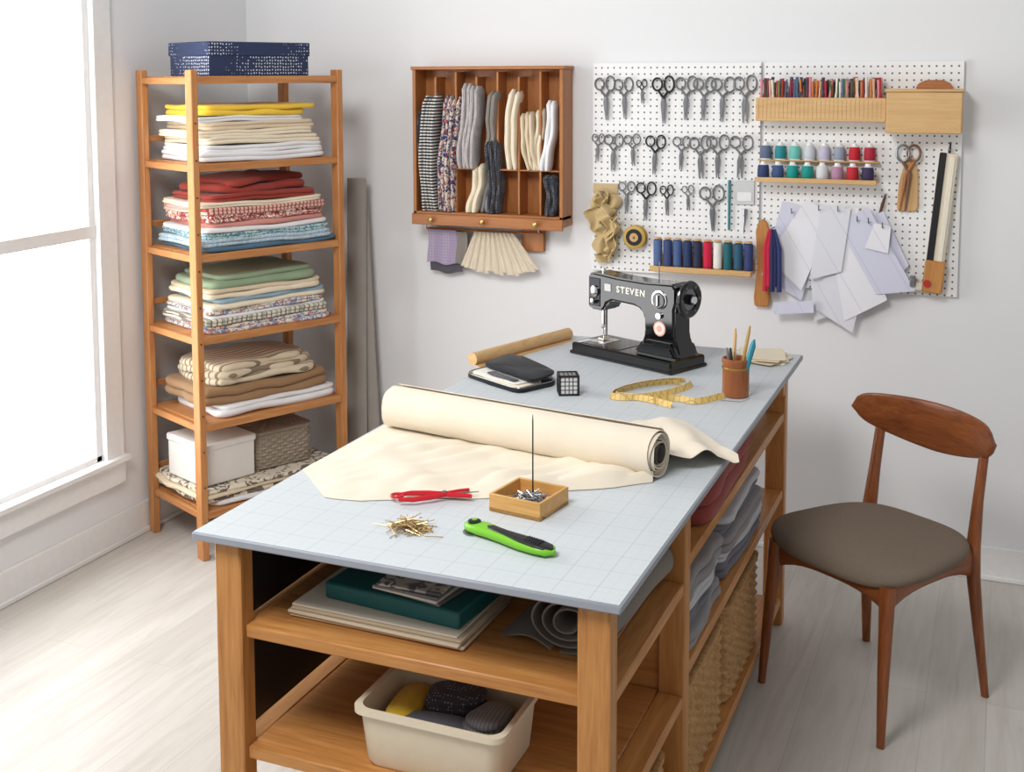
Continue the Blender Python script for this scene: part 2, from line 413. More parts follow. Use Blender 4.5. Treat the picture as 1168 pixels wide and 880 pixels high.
for i in (1,3.5,6):
    r.lathe([(.004,-.0),(.004,-.012),(.011,-.016),(.011,-.024),(.004,-.028)],plain('brass_knob',(190,160,100),.3,.8),c=(X0+i*cw,Yf-.012,Z0+.013),seg=12,axis='Y')
r.bb(-1.86,-1.76,4.695,4.7195,1.13,Z0,rkw('Z'))
r.done()
bw=fab('bw_stripe',(232,230,226),(30,32,40),'stripe',75,axis=2,w=.5)
multi=fab('blue_red_print',(222,208,192),(44,58,112),'floral',55,(170,60,56))
hound=fab('houndstooth',(196,190,190),(120,116,118),'dots',150,w=.3)
dkpr=fab('dark_print',(62,64,72),(130,132,140),'dots',120,w=.3)
def bundle(b,x,z0,z1,w,m,lean=0,y=4.615,dep=.06,sd=0):
    # several soft folded leaves standing side by side
    nl=max(2,int(w/.017));lw_=w/nl
    for l in range(nl):
        zt=z1-random.uniform(0,.022);dd=dep*random.uniform(.8,1.05);yo=random.uniform(-.008,.008);R=[];n=16;ph=random.random()*6
        for k in range(16):
            f=k/15;z=z0+(zt-z0)*f
            e=1-.2*max(0,(.08-f)/.08)-.55*max(0,(f-.95)/.05)
            cx=x-w/2+(l+.5)*lw_+lean*(f-.5)*(1 if f<.5 else 1.3)+.0045*math.sin(f*5+sd)+.0015*math.sin(f*14+ph)
            cy=y+yo+.010*math.sin(f*5+sd)+.003*math.sin(f*11+ph)
            R.append([Vector((cx+lw_*.56*e*math.copysign(abs(math.cos(a))**.7,math.cos(a)),cy+dd*.5*e*math.copysign(abs(math.sin(a))**.7,math.sin(a)),z)) for a in [2*math.pi*j/n for j in range(n)]])
        b.rings(R,m,True)
def cell(i):return X0+.008+(i+.5)*cw
b=B('rolled_fabric_bundles')
zb=Z0+.05
bundle(b,cell(0)-.025,zb+.01,1.73,.03,dkpr,0,4.64,.06,1)
bundle(b,cell(0)+.022,zb,1.79,.068,bw,.012,4.625,.1,2)
bundle(b,cell(1)+.018,zb,1.785,.074,multi,.018,4.625,.1,3)
bundle(b,cell(2)+.02,1.48,1.835,.080,hound,.01,4.62,.1,4)
bundle(b,cell(2)+.045,zb,1.50,.05,F['cream'],.03,4.63,.08,5)
bundle(b,cell(3)+.03,zb,1.60,.055,dkpr,.0,4.625,.09,6)
bundle(b,cell(3)+.02,1.56,1.80,.045,F['taupe'],.03,4.635,.08,7)
bundle(b,cell(3)-.005,zb,1.5,.034,F['grey'],.02,4.65,.06,17)
bundle(b,cell(4)+.02,1.478,1.81,.045,F['cream'],.02,4.625,.08,8)
bundle(b,cell(5)+.0,1.478,1.72,.052,F['beige'],-.03,4.625,.08,9)
bundle(b,cell(5)+.035,1.478,1.74,.034,F['cream'],.0,4.64,.07,10)
bundle(b,cell(6)-.01,1.478,1.77,.040,F['white'],.02,4.63,.08,11)
bundle(b,cell(6)+.0,zb,1.46,.045,dkpr,.0,4.625,.08,12)
for i in(2,4,5,6):
    b.bb(cell(i)-cw/2+.006,cell(i)+cw/2-.006,4.61,4.699,1.472,1.478,rkw('X'),.001)
b.done()
def hang(b,xa,xb,zt,zb,m,y,folds=3,amp=.008,th=.002,slant=0,sd=0):
    b.sheet(lambda u,v:(xa+(xb-xa)*u+slant*v+.004*math.sin(v*5+sd),y-amp*(.3+v)*math.sin(u*math.pi*2*folds+sd)*.8-.003,zt+(zb-zt)*v+.006*math.sin(u*7+sd)*v),28,10,m,th)
b=B('hanging_fabric_swatches')
hang(b,-2.285,-2.15,1.205,1.06,fab('lilac_print',(188,176,196),(160,146,176),'plaid',80),4.672,2,.003)
hang(b,-2.275,-2.125,1.20,1.02,fab('charcoal_cloth',(92,90,98)),4.685,2,.003,sd=1)
hang(b,-2.15,-2.10,1.2,1.06,F['taupe'],4.67,1,.004)
b.tube([(-2.30,4.685,1.207),(-1.76,4.685,1.207)],.005,rkw('X'),8)
for xx in(-2.30,-1.78):b.tube([(xx,4.685,1.207),(xx,4.685,1.2449)],.004,steel,6)
b.done()
b=B('hanging_fringed_trim')
ch=fab('trim_cream',(228,216,194))
for i in range(20):
    f=i/19;xt=-2.06+.17*f;xb=-2.115+.335*f;y=4.675-.006*(i%2)
    zb_=1.05-.03*math.sin(f*math.pi)+.02*random.random()
    b.sheet(lambda u,v:(xt+(xb-xt)*v+(u-.5)*(.012+.012*v),y-.006*math.sin(u*math.pi)-.01*v,1.205+(zb_-1.205)*v),4,8,ch,.003)
b.done()
# ---------------------------------------------------------------- pegboards
m_peg,nt,bs=base('white_pegboard',(240,240,240),.6)
v=coords(nt);sep=N(nt,'ShaderNodeSeparateXYZ');nt.links.new(v,sep.inputs[0])
q=[]
for i in(0,2):
    z=mth(nt,'SUBTRACT',mth(nt,'FRACT',mth(nt,'MULTIPLY',sep.outputs[i],1/.0254)),.5);q.append(mth(nt,'MULTIPLY',z,z))
f=mth(nt,'LESS_THAN',mth(nt,'ADD',q[0],q[1]),.022)
nt.links.new(mixc(nt,f,lin((240,240,240)),lin((104,106,110))),bs.inputs['Base Color'])
def peg(name,xa,xb,za,zb):
    b=B(name);b.bb(xa,xb,4.70,4.706,za,zb,m_peg,.001)
    for p in((xa,xa+.02,za,zb),(xb-.02,xb,za,zb),(xa+.02,xb-.02,za,za+.02),(xa+.02,xb-.02,zb-.02,zb)):b.bb(p[0],p[1],4.706,4.7195,p[2],p[3],white,.001)
    b.done()
peg('pegboard',-1.549,-.873,1.068,1.911);peg('pegboard',-.860,-.147,1.049,1.911)
def scissors(x,zt,zb,dark=False,op=.0,w=1.2,tilt=None):
    L=zt-zb;k=L/.17;tl=random.uniform(-.06,.06);b=B('scissors',M=T(x,4.686,zt,0,tl,0));hm=plain('black_handles',(34,34,38),.4) if dark else steel
    w*=random.uniform(.9,1.12)
    for sgn in(-1,1):
        cx=sgn*.019*w*k;cz=-.028*k
        b.tube([(cx+.0155*w*k*math.cos(a),0,cz+.025*k*(1+.12*sgn)*math.sin(a)) for a in [i*math.pi/8 for i in range(17)]],.0040*k,hm,6)
        b.tube([(cx-.004*sgn*k,sgn*.001,cz-.024*k),(sgn*.008*k,sgn*.001,-.065*k),(-sgn*.003*k,sgn*.001,-.082*k)],[.0040*k,.0050*k,.0058*k],hm,6)
        o=sgn*(.005+op)
        pts=[(-sgn*.006*k,-.072*k),(sgn*.007*k,-.078*k),(sgn*.0095*k-o*-.3,-.10*k),(o*.8+sgn*.0015,-.169*k),(o*.6-sgn*.001,-.168*k),(-sgn*.005*k+o*.1,-.10*k)]
        b.ext(pts,.0022,steel,T(0,sgn*.0014-.001,0))
    b.lathe([(.0055*k,-.006),(.0055*k,-.003)],chrome,c=(0,0,-.082*k),seg=10,axis='Y')
    b.tube([(0.0,.0138,-.012*k),(0,-.008,-.012*k),(0,-.010,-.006*k)],.0016,chrome,6)
    b.tube([(-.014*k,-.004,-.012*k),(.014*k,-.004,-.012*k)],.0016,chrome,6)
    b.done()
for a in[(-1.495,1.858,1.68),(-1.417,1.852,1.69),(-1.342,1.846,1.75,True),(-1.254,1.858,1.67,True),(-1.160,1.858,1.685),(-1.088,1.854,1.685),(-1.015,1.854,1.68),(-.931,1.86,1.676,False,.006),
 (-1.520,1.628,1.515),(-1.455,1.628,1.476,False,.003),(-1.38,1.628,1.50),(-1.281,1.626,1.468,True),(-1.176,1.623,1.49),(-1.105,1.625,1.456,False,.004),(-1.033,1.63,1.46),(-.941,1.63,1.463,False,.006),
 (-1.400,1.438,1.31),(-1.319,1.438,1.282,True),(-1.236,1.428,1.307,True),(-1.151,1.43,1.33),(-1.056,1.432,1.25)]:
    scissors(*a)
b=B('teal_marker_pen');b.tube([(-.986,4.688,1.455),(-.986,4.688,1.26)],[.006,.005],plain('teal_plastic',(60,130,140),.4),10);b.tube([(-.986,4.70,1.40),(-.986,4.68,1.40)],.004,steel,6);b.done()
b=B('needle_packet');b.bb(-.965,-.89,4.692,4.70,1.36,1.455,plain('packet_grey',(206,208,210),.5));b.bb(-.955,-.90,4.690,4.692,1.375,1.41,plain('packet_white',(236,236,238),.5),.0005);b.done()
b=B('awl_tool');b.tube([(-.926,4.688,1.345),(-.926,4.688,1.30),(-.93,4.688,1.25)],[.010,.006,.002],steel,8);b.tube([(-.926,4.70,1.32),(-.926,4.68,1.32)],.003,steel,6);b.done()
rf=fab('tan_ruffle',(206,182,134))
b=B('ruffled_tan_fabric')
def rf_fn(u,v):
    wv=math.sin(v*22)*.012*(.4+u);wd=.125*(.45+.55*math.sin(math.pi*min(1,.15+v*.95)))
    xx=-1.492+(u-.5)*wd+.012*math.sin(v*13)+.008*math.sin(v*31+u*4)
    return (xx,4.682-.024*math.sin(u*9+v*6)*(.5)-.012,1.405-.30*v-.02*u*math.cos(v*8)+wv)
b.sheet(rf_fn,26,50,rf,.003)
b.sheet(lambda u,v:(-1.51+(.03+.05*v)*u+.014*math.sin(v*17),4.652-.018*math.sin(u*7+v*9),1.39-.17*v+.012*math.cos(u*6)),18,32,rf,.003)
b.sheet(lambda u,v:(-1.48+(.06-.02*v)*u+.010*math.sin(v*14+2),4.646-.014*math.sin(u*8+v*7),1.30-.15*v+.012*math.cos(u*6)),18,32,rf,.003)
b.tube([(-1.49,4.702,1.39),(-1.49,4.64,1.39)],.003,steel,6);b.done()
b=B('paper_swatch_card');b.bb(-1.545,-1.44,4.693,4.70,1.385,1.425,plain('card_tan',(206,182,140),.7),.0005);b.done()
b=B('ribbon_spool');M=T(-1.362,4.68,1.215,0,0,0)
gd=plain('gold_disc',(196,160,80),.5)
b.lathe([(.044,-.018),(.047,-.016),(.047,-.012)],gd,M=M,seg=28,axis='Y');b.lathe([(.038,-.012),(.038,.010)],blackp,M=M,seg=28,axis='Y');b.lathe([(.047,.010),(.047,.0195)],gd,M=M,seg=28,axis='Y')
b.lathe([(.034,-.0185),(.033,-.0181)],blackp,M=M,seg=20,axis='Y');b.lathe([(.018,-.021),(.017,-.0186)],pale('X'),M=M,seg=20,axis='Y');b.tube([(-1.362,4.70,1.215),(-1.362,4.65,1.215)],.004,steel,8);b.done()
def spool(b,x,y,z,h,r,col,cone=False):
    m=plain('thread_%d_%d_%d'%col,col,.75);c2=white
    if cone:
        b.lathe([(r*.95,0),(r*.95,.004)],c2,c=(x,y,z),seg=16)
        b.lathe([(r*.9,.004),(r,.008),(r*.98,h*.5),(r*.9,h*.74),(r*.8,h*.8)],m,c=(x,y,z),seg=18)
        b.lathe([(r*.8,h*.8),(r*.5,h*.86),(r*.42,h)],c2,c=(x,y,z),seg=12)
    else:
        b.lathe([(r,0),(r,.004),(r*.6,.005)],pale('Z'),c=(x,y,z),seg=16)
        pr=[(r*.6,.005)]+[(r*(.93+.02*(i%2)),.008+(h-.018)*i/12) for i in range(13)]+[(r*.6,h-.008)]
        b.lathe(pr,m,c=(x,y,z),seg=16)
        b.lathe([(r*.6,h-.006),(r*.8,h-.005),(r*.8,h)],pale('Z'),c=(x,y,z),seg=16)
b=B('thread_spool_rack');b.bb(-1.285,-.885,4.625,4.70,1.093,1.103,pale('X'));b.bb(-1.285,-.885,4.618,4.626,1.09,1.112,pale('X'));b.bb(-1.285,-.885,4.69,4.699,1.1,1.15,pale('X'))
for i,c in enumerate([(84,110,156),(60,76,124),(74,100,150),(40,60,104),(38,48,76),(206,24,66),(238,236,230),(24,100,110),(44,90,120),(50,66,116)]):
    spool(b,-1.262+i*.0400,4.658,1.1032,.118,.0185,c)
b.done()
b=B('thread_cone_shelf');b.bb(-.872,-.43,4.60,4.70,1.462,1.472,pale('X'));b.bb(-.872,-.43,4.66,4.70,1.535,1.541,pale('X'));b.bb(-.872,-.43,4.594,4.60,1.46,1.478,pale('X'))
for i,c in enumerate([(96,112,140),(40,140,150),(110,196,184),(206,212,222),(196,190,214),(150,160,180),(196,26,46),(176,36,58)]):
    spool(b,-.846+i*.0545,4.678,1.5412,.066,.021,c,True)
for i,c in enumerate([(48,64,110),(60,84,130),(10,150,144),(10,146,136),(214,216,220),(176,134,160),(190,36,50),(56,46,84)]):
    spool(b,-.846+i*.0545,4.630,1.4722,.064,.0225,c,True)
b.done()
b=B('embroidery_floss_box')
b.bb(-.873,-.404,4.60,4.606,1.69,1.778,pale('X'));b.bb(-.873,-.404,4.606,4.70,1.69,1.698,pale('X'));b.bb(-.873,-.865,4.606,4.70,1.698,1.775,pale('Z'));b.bb(-.412,-.404,4.606,4.70,1.698,1.775,pale('Z'))
for i in range(30):b.bb(-.862+i*.0152,-.8614+i*.0152,4.5990,4.5998,1.70,1.77,plain('groove',(180,140,90),.6),0)
for rw in range(2):
  for i in range(46):
    x=-.857+i*.0096+random.uniform(-.002,.002);h=random.uniform(.135,.155)
    c=random.choice([(190,40,60),(60,60,80),(120,140,70),(220,180,150),(80,110,140),(200,120,60),(230,220,210),(130,50,70),(70,100,70),(160,60,40),(220,140,150)])
    m=plain('floss_%d_%d_%d'%c,c,.8);M=T(x,4.622+rw*.035,1.70,0,random.uniform(-.07,.07),0)
    b.tube([(0,0,0),(0,0,h*.55),(0,0,h*.66),(0,0,h)],[.0055,.006,.0035,.0062],m,7,M)
b.done()
b=B('wooden_wall_box');b.bb(-.402,-.146,4.58,4.70,1.652,1.80,pale('X'),.003);b.bb(-.408,-.14,4.575,4.70,1.80,1.81,pale('X'),.003)
b.ext([(-.31,1.81),(-.18,1.81),(-.19,1.83),(-.215,1.842),(-.275,1.842),(-.30,1.83)],.02,rkw('X'),T(0,4.66,0),.003);b.done()
b=B('shears_in_wooden_holder')
b.ext([(-.365,1.375),(-.362,1.36),(-.30,1.36),(-.29,1.375),(-.292,1.50),(-.31,1.56),(-.335,1.56),(-.36,1.46)],.014,pale('Z'),T(0,4.686,0),.003)
wm=plain('brown_enamel',(120,84,58),.35)
for sx in(-1,1):
    cx=-.328+sx*.019;b.tube([(cx+.022*math.cos(a),4.675,1.575+.03*math.sin(a)) for a in [i*math.pi/8 for i in range(17)]],.005,steel if sx<0 else wm,8)
    b.tube([(cx,4.675,1.545),(-.328-sx*.006,4.675,1.50),(-.345-sx*.01,4.675,1.36)],[.006,.008,.003],wm if sx<0 else rkw('Z'),8)
b.done()
b=B('leather_handled_brush');b.tube([(-.405,4.685,1.42),(-.415,4.68,1.38),(-.425,4.685,1.345)],[.004,.007,.004],plain('brown_leather',(92,54,38),.5),8)
b.tube([(-.405,4.70,1.42),(-.405,4.68,1.42)],.003,steel,6);b.done()
b=B('wooden_ruler_case');M=T(-.21,4.672,1.33,0,.09,0)
b.box((0,0,0),(.062,.02,.50),plain('ivory_case',(232,222,200),.5),M,.004);b.box((-.020,-.012,.01),(.024,.008,.48),blackp,M,.003);b.box((.014,-.012,.02),(.018,.006,.44),plain('ivory_rule',(240,232,214),.5),M,.002)
b.box((0,-.005,-.205),(.07,.032,.12),oak('Z'),M,.005)
b.tube([(0,-.0,.24),(.0,-.002,.29)],[.006,.003],blackp,8,M);b.tube([(0,.028,.262),(0,-.015,.262)],.003,steel,6,M);b.done()
b=B('hand_clamp_tool');b.bb(-.318,-.232,4.665,4.70,1.07,1.10,plain('clamp_cream',(226,220,206),.4),.006);b.lathe([(.013,-.02),(.013,.01)],plain('clamp_red',(190,40,40),.4),c=(-.25,4.665,1.102),seg=14,axis='Y');b.bb(-.31,-.29,4.655,4.68,1.085,1.125,steel,.003);b.done()
b=B('wooden_paddle_with_floss')
b.ext([(-.882,.965),(-.83,.965),(-.822,1.0),(-.835,1.12),(-.828,1.26),(-.838,1.295),(-.855,1.31),(-.872,1.295),(-.882,1.26),(-.874,1.12),(-.886,1.0)],.012,oak('Z'),T(0,4.688,0),.004)
for i,c in enumerate([(200,40,60),(190,30,70),(36,44,92),(28,36,80),(46,56,110)]):
    xx=-.838+i*.0135
    b.tube([(xx*.4-.814*.6,4.652,1.275),(xx,4.648,1.20),(xx+.002,4.648,1.10),(xx+.002,4.648,1.035+.02*(i%2))],[.004,.009,.009,.010],plain('tassel_%d_%d_%d'%c,c,.8),10)
b.tube([(-.814,4.70,1.278),(-.814,4.645,1.278)],.003,steel,6)
b.done()
def paper(name,col):
    m_pp,nt,bs=base(name,col,.7,0,.2);v=coords(nt)
    sepp=N(nt,'ShaderNodeSeparateXYZ');nt.links.new(v,sepp.inputs[0])
    f=mth(nt,'GREATER_THAN',mth(nt,'FRACT',mth(nt,'MULTIPLY',mth(nt,'ADD',sepp.outputs[0],mth(nt,'MULTIPLY',sepp.outputs[2],.6)),9)),.98)
    nt.links.new(mixc(nt,mth(nt,'MULTIPLY',f,.35),lin(col),lin((120,120,150))),bs.inputs['Base Color']);return m_pp
pA,pB_,pC=paper('pattern_paper_white',(232,232,238)),paper('pattern_paper_lilac',(210,211,228)),paper('pattern_paper_grey',(220,221,228))
b=B('paper_sewing_patterns')
# (hook x, hook z, width, height, angle, layer)
for i,(hx,hz,w_,h_,an) in enumerate([(-.74,1.35,.13,.26,-.05),(-.70,1.36,.17,.30,.25),(-.62,1.35,.15,.37,-.10),(-.64,1.365,.17,.27,.45),(-.47,1.33,.13,.22,-.45),(-.50,1.32,.15,.37,.20),(-.56,1.355,.17,.36,-.25),(-.52,1.34,.13,.30,-.52),(-.58,1.37,.11,.24,.12),(-.41,1.31,.085,.10,.2),(-.73,1.0,.15,.045,-.12)]):
    y=4.6955-i*.0042
    ca,sa2=math.cos(an),math.sin(an)
    def pf(u,v,hx=hx,hz=hz,w_=w_,h_=h_,ca=ca,sa2=sa2,y=y,i=i):
        lx_=(u-.5)*w_*(1-.30*(1-v)*(i%3==0));lz=-v*h_-.05*v*(u if i%2 else 1-u)*(h_>.2)
        return (hx+lx_*ca+lz*sa2,y-.0035*v*(1+.4*math.sin(u*3+i)),hz-lx_*sa2+lz*ca)
    b.sheet(pf,10,12,(pA,pB_,pC)[i%3],.0006)
for xx,zz in((-.74,1.34),(-.64,1.355),(-.57,1.355),(-.5,1.32),(-.46,1.315),(-.41,1.30)):
    b.tube([(xx,4.702,zz),(xx,4.645,zz),(xx,4.64,zz+.02)],.0022,steel,6)
b.done()
# ---------------------------------------------------------------- chair
c=B('dining_chair',(-.322,3.708,0),math.radians(-32.8))
def leg(pts,rs,flat=.85):c.tube(pts,rs,chw('Z'),12,flat=flat)
for sx in(-1,1):
    leg([(sx*.222,-.245,0),(sx*.215,-.232,.18),(sx*.207,-.215,.36),(sx*.205,-.21,.45)],[.012,.017,.022,.024])
    leg([(sx*.219,.245,0),(sx*.205,.222,.2),(sx*.194,.205,.37),(sx*.190,.205,.46),(sx*.187,.225,.60),(sx*.186,.25,.74),(sx*.186,.256,.80)],[.013,.018,.023,.024,.018,.016,.012])
    R=[]
    for k in range(13):
        f=k/12;y=-.205+.41*f;xx=sx*(.205-.013*f);hh=.026+.024*(abs(2*f-1)**3)
        R.append([Vector((xx+.010*math.cos(a),y,.448-hh*.6+hh*math.sin(a))) for a in [math.pi*2*q/12 for q in range(12)]])
    c.rings(R,chw('Y'))
for (y,xe) in((-.208,.2),(.203,.188)):
    R=[]
    for k in range(13):
        f=k/12;xx=-xe+2*xe*f;hh=.026+.024*(abs(2*f-1)**3)
        R.append([Vector((xx,y+.010*math.cos(a),.448-hh*.6+hh*math.sin(a))) for a in [math.pi*2*q/12 for q in range(12)]])
    c.rings(R,chw('X'))
for sx in(-1,1):
    for y in(-.245,.245):c.lathe([(.010,0),(.010,.004)],blackp,c=(sx*.221,y,0.0005),seg=10)
seatm,nt,bs=base('seat_tweed',(122,108,95),.95,0,.1)
sv=coords(nt);sn=noi(nt,sv,520,2);nt.links.new(mixc(nt,sn,lin((98,86,75)),lin((140,126,112))),bs.inputs['Base Color']);bump(nt,bs,sn,.4,.001)
R=[];n=64
def so(a,k,off):
    ca,sa_=math.cos(a),math.sin(a);e=2/3.4
    X=math.copysign(abs(ca)**e,ca);Y=math.copysign(abs(sa_)**e,sa_)
    wd=.258-.032*Y
    return (X*(wd*k+off),Y*(.238*k+off)-.010)
prof_=[(.05,0,.460),(.6,0,.460),(1,-.02,.458),(1,-.005,.463),(1,0,.475)]
for j in range(1,7):
    a=j/6*math.pi/2*.92;prof_.append((1,-.030*(1-math.cos(a)),.475+.026*math.sin(a)))
zl=prof_[-1][2];ks=[.93,.82,.7,.58,.45,.3,.15,.02]
for k in ks:prof_.append((k*.97,-.0276*k,zl+.013*(1-k*k*k)))
for k,off,z in prof_:
    R.append([Vector((so(2*math.pi*i/n,k,off)+(z,))) for i in range(n)])
for rg in R:
    for p in rg:p.z+=-.9*max(0,-p.y-.14)**2*3
c.rings(R,seatm)
R=[]
for k in range(41):
    u=-1+k/20;ab=abs(u);x=.252*u
    y=.272-.075*u*u;ed=((max(0,1-ab**14))**.5 if ab<1 else .15)
    up=.066*(1-.22*ab*ab)*ed;dn=.094*(1-.58*ab**1.8)*ed;zc=.785+.006*ab*ab
    R.append([Vector((x,y+.011*math.cos(a)-.008*math.sin(a),zc+(up if math.sin(a)>0 else dn)*math.copysign(abs(math.sin(a))**.8,math.sin(a)))) for a in [math.pi*2*q/20 for q in range(20)]])
c.rings(R,chw('X'))
c.done(50)
# ---------------------------------------------------------------- table things
ZT=.9005
RR=.061
A=Vector((-1.535,2.908,ZT+RR+.001));E=Vector((-.745,2.775,ZT+RR+.001));ax=(E-A);Ln=ax.length;ang=math.atan2(ax.y,ax.x)
cr=B('canvas_fabric_roll',A,ang)
core=plain('grey_cardboard',(96,90,84),.8)
turns=5
def sp(u,v):
    th=u*turns*2*math.pi+1.2;r=.026+(RR-.028)*u;w=1+.02*noise.noise(Vector((v*5,th,0)))+(.012*noise.noise(Vector((v*18,th*1.5,4))) if u>.8 else 0)
    x=v*Ln+ .006*math.sin(th*1.3)*(v-.5)*2
    return (x,r*w*math.cos(th),r*w*math.sin(th))
cr.sheet(sp,130,32,cream,.0016)
cr.tube([(-.012,0,0),(Ln+.006,0,0)],.0245,core,20,cap=False);cr.tube([(-.012,0,0),(Ln+.006,0,0)],.019,core,20,cap=False)
cr.lathe([(.0205,.01),(.0205,Ln-.02)],blackp,seg=16,axis='X')  # black plug stands in for the shade inside the hollow core
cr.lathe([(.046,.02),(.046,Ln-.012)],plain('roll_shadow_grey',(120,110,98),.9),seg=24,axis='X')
Mi=cr.M.inverted()
def lerp_poly(P,u):
    f=u*(len(P)-1);i=min(int(f),len(P)-2);t_=f-i;return (P[i][0]+(P[i+1][0]-P[i][0])*t_,P[i][1]+(P[i+1][1]-P[i][1])*t_)
Fr=[(-1.572,2.50),(-1.50,2.42),(-1.42,2.352),(-1.33,2.36),(-1.22,2.42),(-1.12,2.46),(-1.02,2.52),(-.92,2.60),(-.82,2.67),(-.75,2.74)]
Bk=[(-1.56,2.96),(-1.5,2.93),(-1.4,2.91),(-1.3,2.9),(-1.2,2.88),(-1.1,2.86),(-1.0,2.85),(-.92,2.83),(-.84,2.82),(-.76,2.8)]
def sh1(u,v):
    p=lerp_poly(Fr,u);q=lerp_poly(Bk,u);x=p[0]+(q[0]-p[0])*v;y=p[1]+(q[1]-p[1])*v
    y+=.014*noise.noise(Vector((x*9,3,1)))*(1-v)
    e=min(v*6,1)*min(u*5+.1,1)*max(0,min(1,(1-v)*5))
    z=ZT+.0008+e*(.004+.034*max(0,noise.noise(Vector((x*5+y*4,y*4-x*2,2))))+.020*abs(noise.noise(Vector((x*13-y*9,y*8,7)))))
    return Mi@Vector((x,y,z))
cr.sheet(sh1,90,36,cream,.0014)
Fr2=[(-.84,2.80),(-.75,2.82),(-.67,2.86),(-.585,2.945)];Bk2=[(-1.0,2.92),(-.93,3.20),(-.80,3.24),(-.60,3.00)]
def sh2(u,v):
    p=lerp_poly(Fr2,u);q=lerp_poly(Bk2,u);x=p[0]+(q[0]-p[0])*v;y=p[1]+(q[1]-p[1])*v
    z=ZT+.003+.07*math.exp(-(v/.35)**2)*(1-u)**1.2+.026*math.exp(-((u-.75+.2*v)/.12)**2)*(1-v*.5)+.014*abs(noise.noise(Vector((x*14+y*6,y*5,4))))
    return Mi@Vector((x,y,z))
cr.sheet(sh2,40,24,cream,.0014)
cr.done(60)
b=B('kraft_paper_roll');kw=wood('kraft',(216,180,130),(190,148,96),'Y',.6)
b.tube([(-1.62,3.64,ZT+.021),(-1.455,4.14,ZT+.021)],[.021,.021],kw,20)
b.sheet(lambda u,v:(-1.62+.165*v+.04*u*(1-.4*v),3.64+.50*v-.015*u,ZT+.001+.0015*math.sin(u*5)),6,6,kw,.001);b.done()
b=B('black_zip_pouch')
bk=fab('black_nylon',(26,28,34));P4=[(-1.585,3.49),(-1.34,3.355),(-1.265,3.51),(-1.50,3.71)]
def pq(u,v,z):
    x=(P4[0][0]*(1-u)+P4[1][0]*u)*(1-v)+(P4[3][0]*(1-u)+P4[2][0]*u)*v;y=(P4[0][1]*(1-u)+P4[1][1]*u)*(1-v)+(P4[3][1]*(1-u)+P4[2][1]*u)*v
    return (x,y,z)
def pr(z0,h,su,sv,m,cu_=.5,cv=.5,e=.28,tilt=0):
    R=[]
    for zz,o in((z0,.97),(z0+h*.2,1.0),(z0+h*.8,1.0),(z0+h,.96),(z0+h,.5),(z0+h,.05)):
        rg=[]
        for i in range(48):
            a=2*math.pi*i/48;uu=cu_+.5*su*o*math.copysign(abs(math.cos(a))**e,math.cos(a));vv=cv+.5*sv*o*math.copysign(abs(math.sin(a))**e,math.sin(a))
            x,y,z=pq(uu,vv,zz);rg.append(Vector((x,y,max(ZT,z+tilt*vv+.005*noise.noise(Vector((x*18,y*18,1)))))))
        R.append(rg)
    b.rings(R,m)
pr(ZT,.012,1,1,bk);pr(ZT+.012,.005,.88,.66,F['cream'],.5,.38);pr(ZT+.0175,.003,.80,.56,plain('paper_white',(236,234,228),.7),.47,.36)
pr(ZT+.020,.010,.96,.66,bk,.5,.66,.3,.014)
pr(ZT+.0215,.003,.5,.16,fab('quilt_grey',(110,112,118),(60,62,70),'plaid',60),.55,.22,.3,.0)
b.tube([pq(.5+.49*math.copysign(abs(math.cos(a))**.28,math.cos(a)),.5+.49*math.copysign(abs(math.sin(a))**.28,math.sin(a)),ZT+.015) for a in [i*math.pi/24 for i in range(49)]],.0018,steel,6)
b.done()
b=B('black_and_white_pin_box',(-1.205,3.425,ZT),.45)
pw=plain('pin_box_white',(226,226,226),.4)
b.box((0,0,.030),(.054,.054,.056),pw,None,.003)
for sx in(-1,1):
    for sy in(-1,1):b.bb(sx*.0285-.003,sx*.0285+.003,sy*.0285-.003,sy*.0285+.003,0,.062,blackp,.001)
for z in(.0,.056):
    b.bb(-.0315,.0315,-.0315,-.027,z,z+.006,blackp,.001);b.bb(-.0315,.0315,.027,.0315,z,z+.006,blackp,.001);b.bb(-.0315,-.027,-.027,.027,z,z+.006,blackp,.001);b.bb(.027,.0315,-.027,.027,z,z+.006,blackp,.001)
for i in(-1,0,1):
    b.bb(i*.012-.0012,i*.012+.0012,-.0285,.0285,.004,.0592,blackp,.0004);b.bb(-.0285,.0285,i*.012-.0012,i*.012+.0012,.004,.0594,blackp,.0004);b.bb(-.0284,.0284,-.0284,.0284,.030+i*.013-.001,.030+i*.013+.001,blackp,.0004)
b.done()
tm,nt,bs=base('yellow_tape',(226,196,120),.5);v=coords(nt)
sp_=N(nt,'ShaderNodeSeparateXYZ');nt.links.new(v,sp_.inputs[0])
f=mth(nt,'MAXIMUM',mth(nt,'GREATER_THAN',mth(nt,'FRACT',mth(nt,'MULTIPLY',sp_.outputs[0],60)),.85),mth(nt,'GREATER_THAN',mth(nt,'FRACT',mth(nt,'MULTIPLY',sp_.outputs[1],60)),.88))
nt.links.new(mixc(nt,mth(nt,'MULTIPLY',f,.45),lin((222,188,110)),lin((90,70,44))),bs.inputs['Base Color'])
b=B('measuring_tape')
def ribbon(P,w,m):
    n=len(P);P=[Vector(p) for p in P]
    def fn(u,v):
        f=u*(n-1);i=min(int(f),n-2);t_=f-i;p=P[i].lerp(P[i+1],t_);j=max(0,min(n-2,i));a=P[max(j-1,0)];c_=P[min(j+2,n-1)];d=c_-a;nn=Vector((-d.y,d.x,0)).normalized()
        return p+nn*(v-.5)*w*.5+Vector((0,0,v*w*.8))
    b.sheet(fn,(n-1),2,m,.0008)
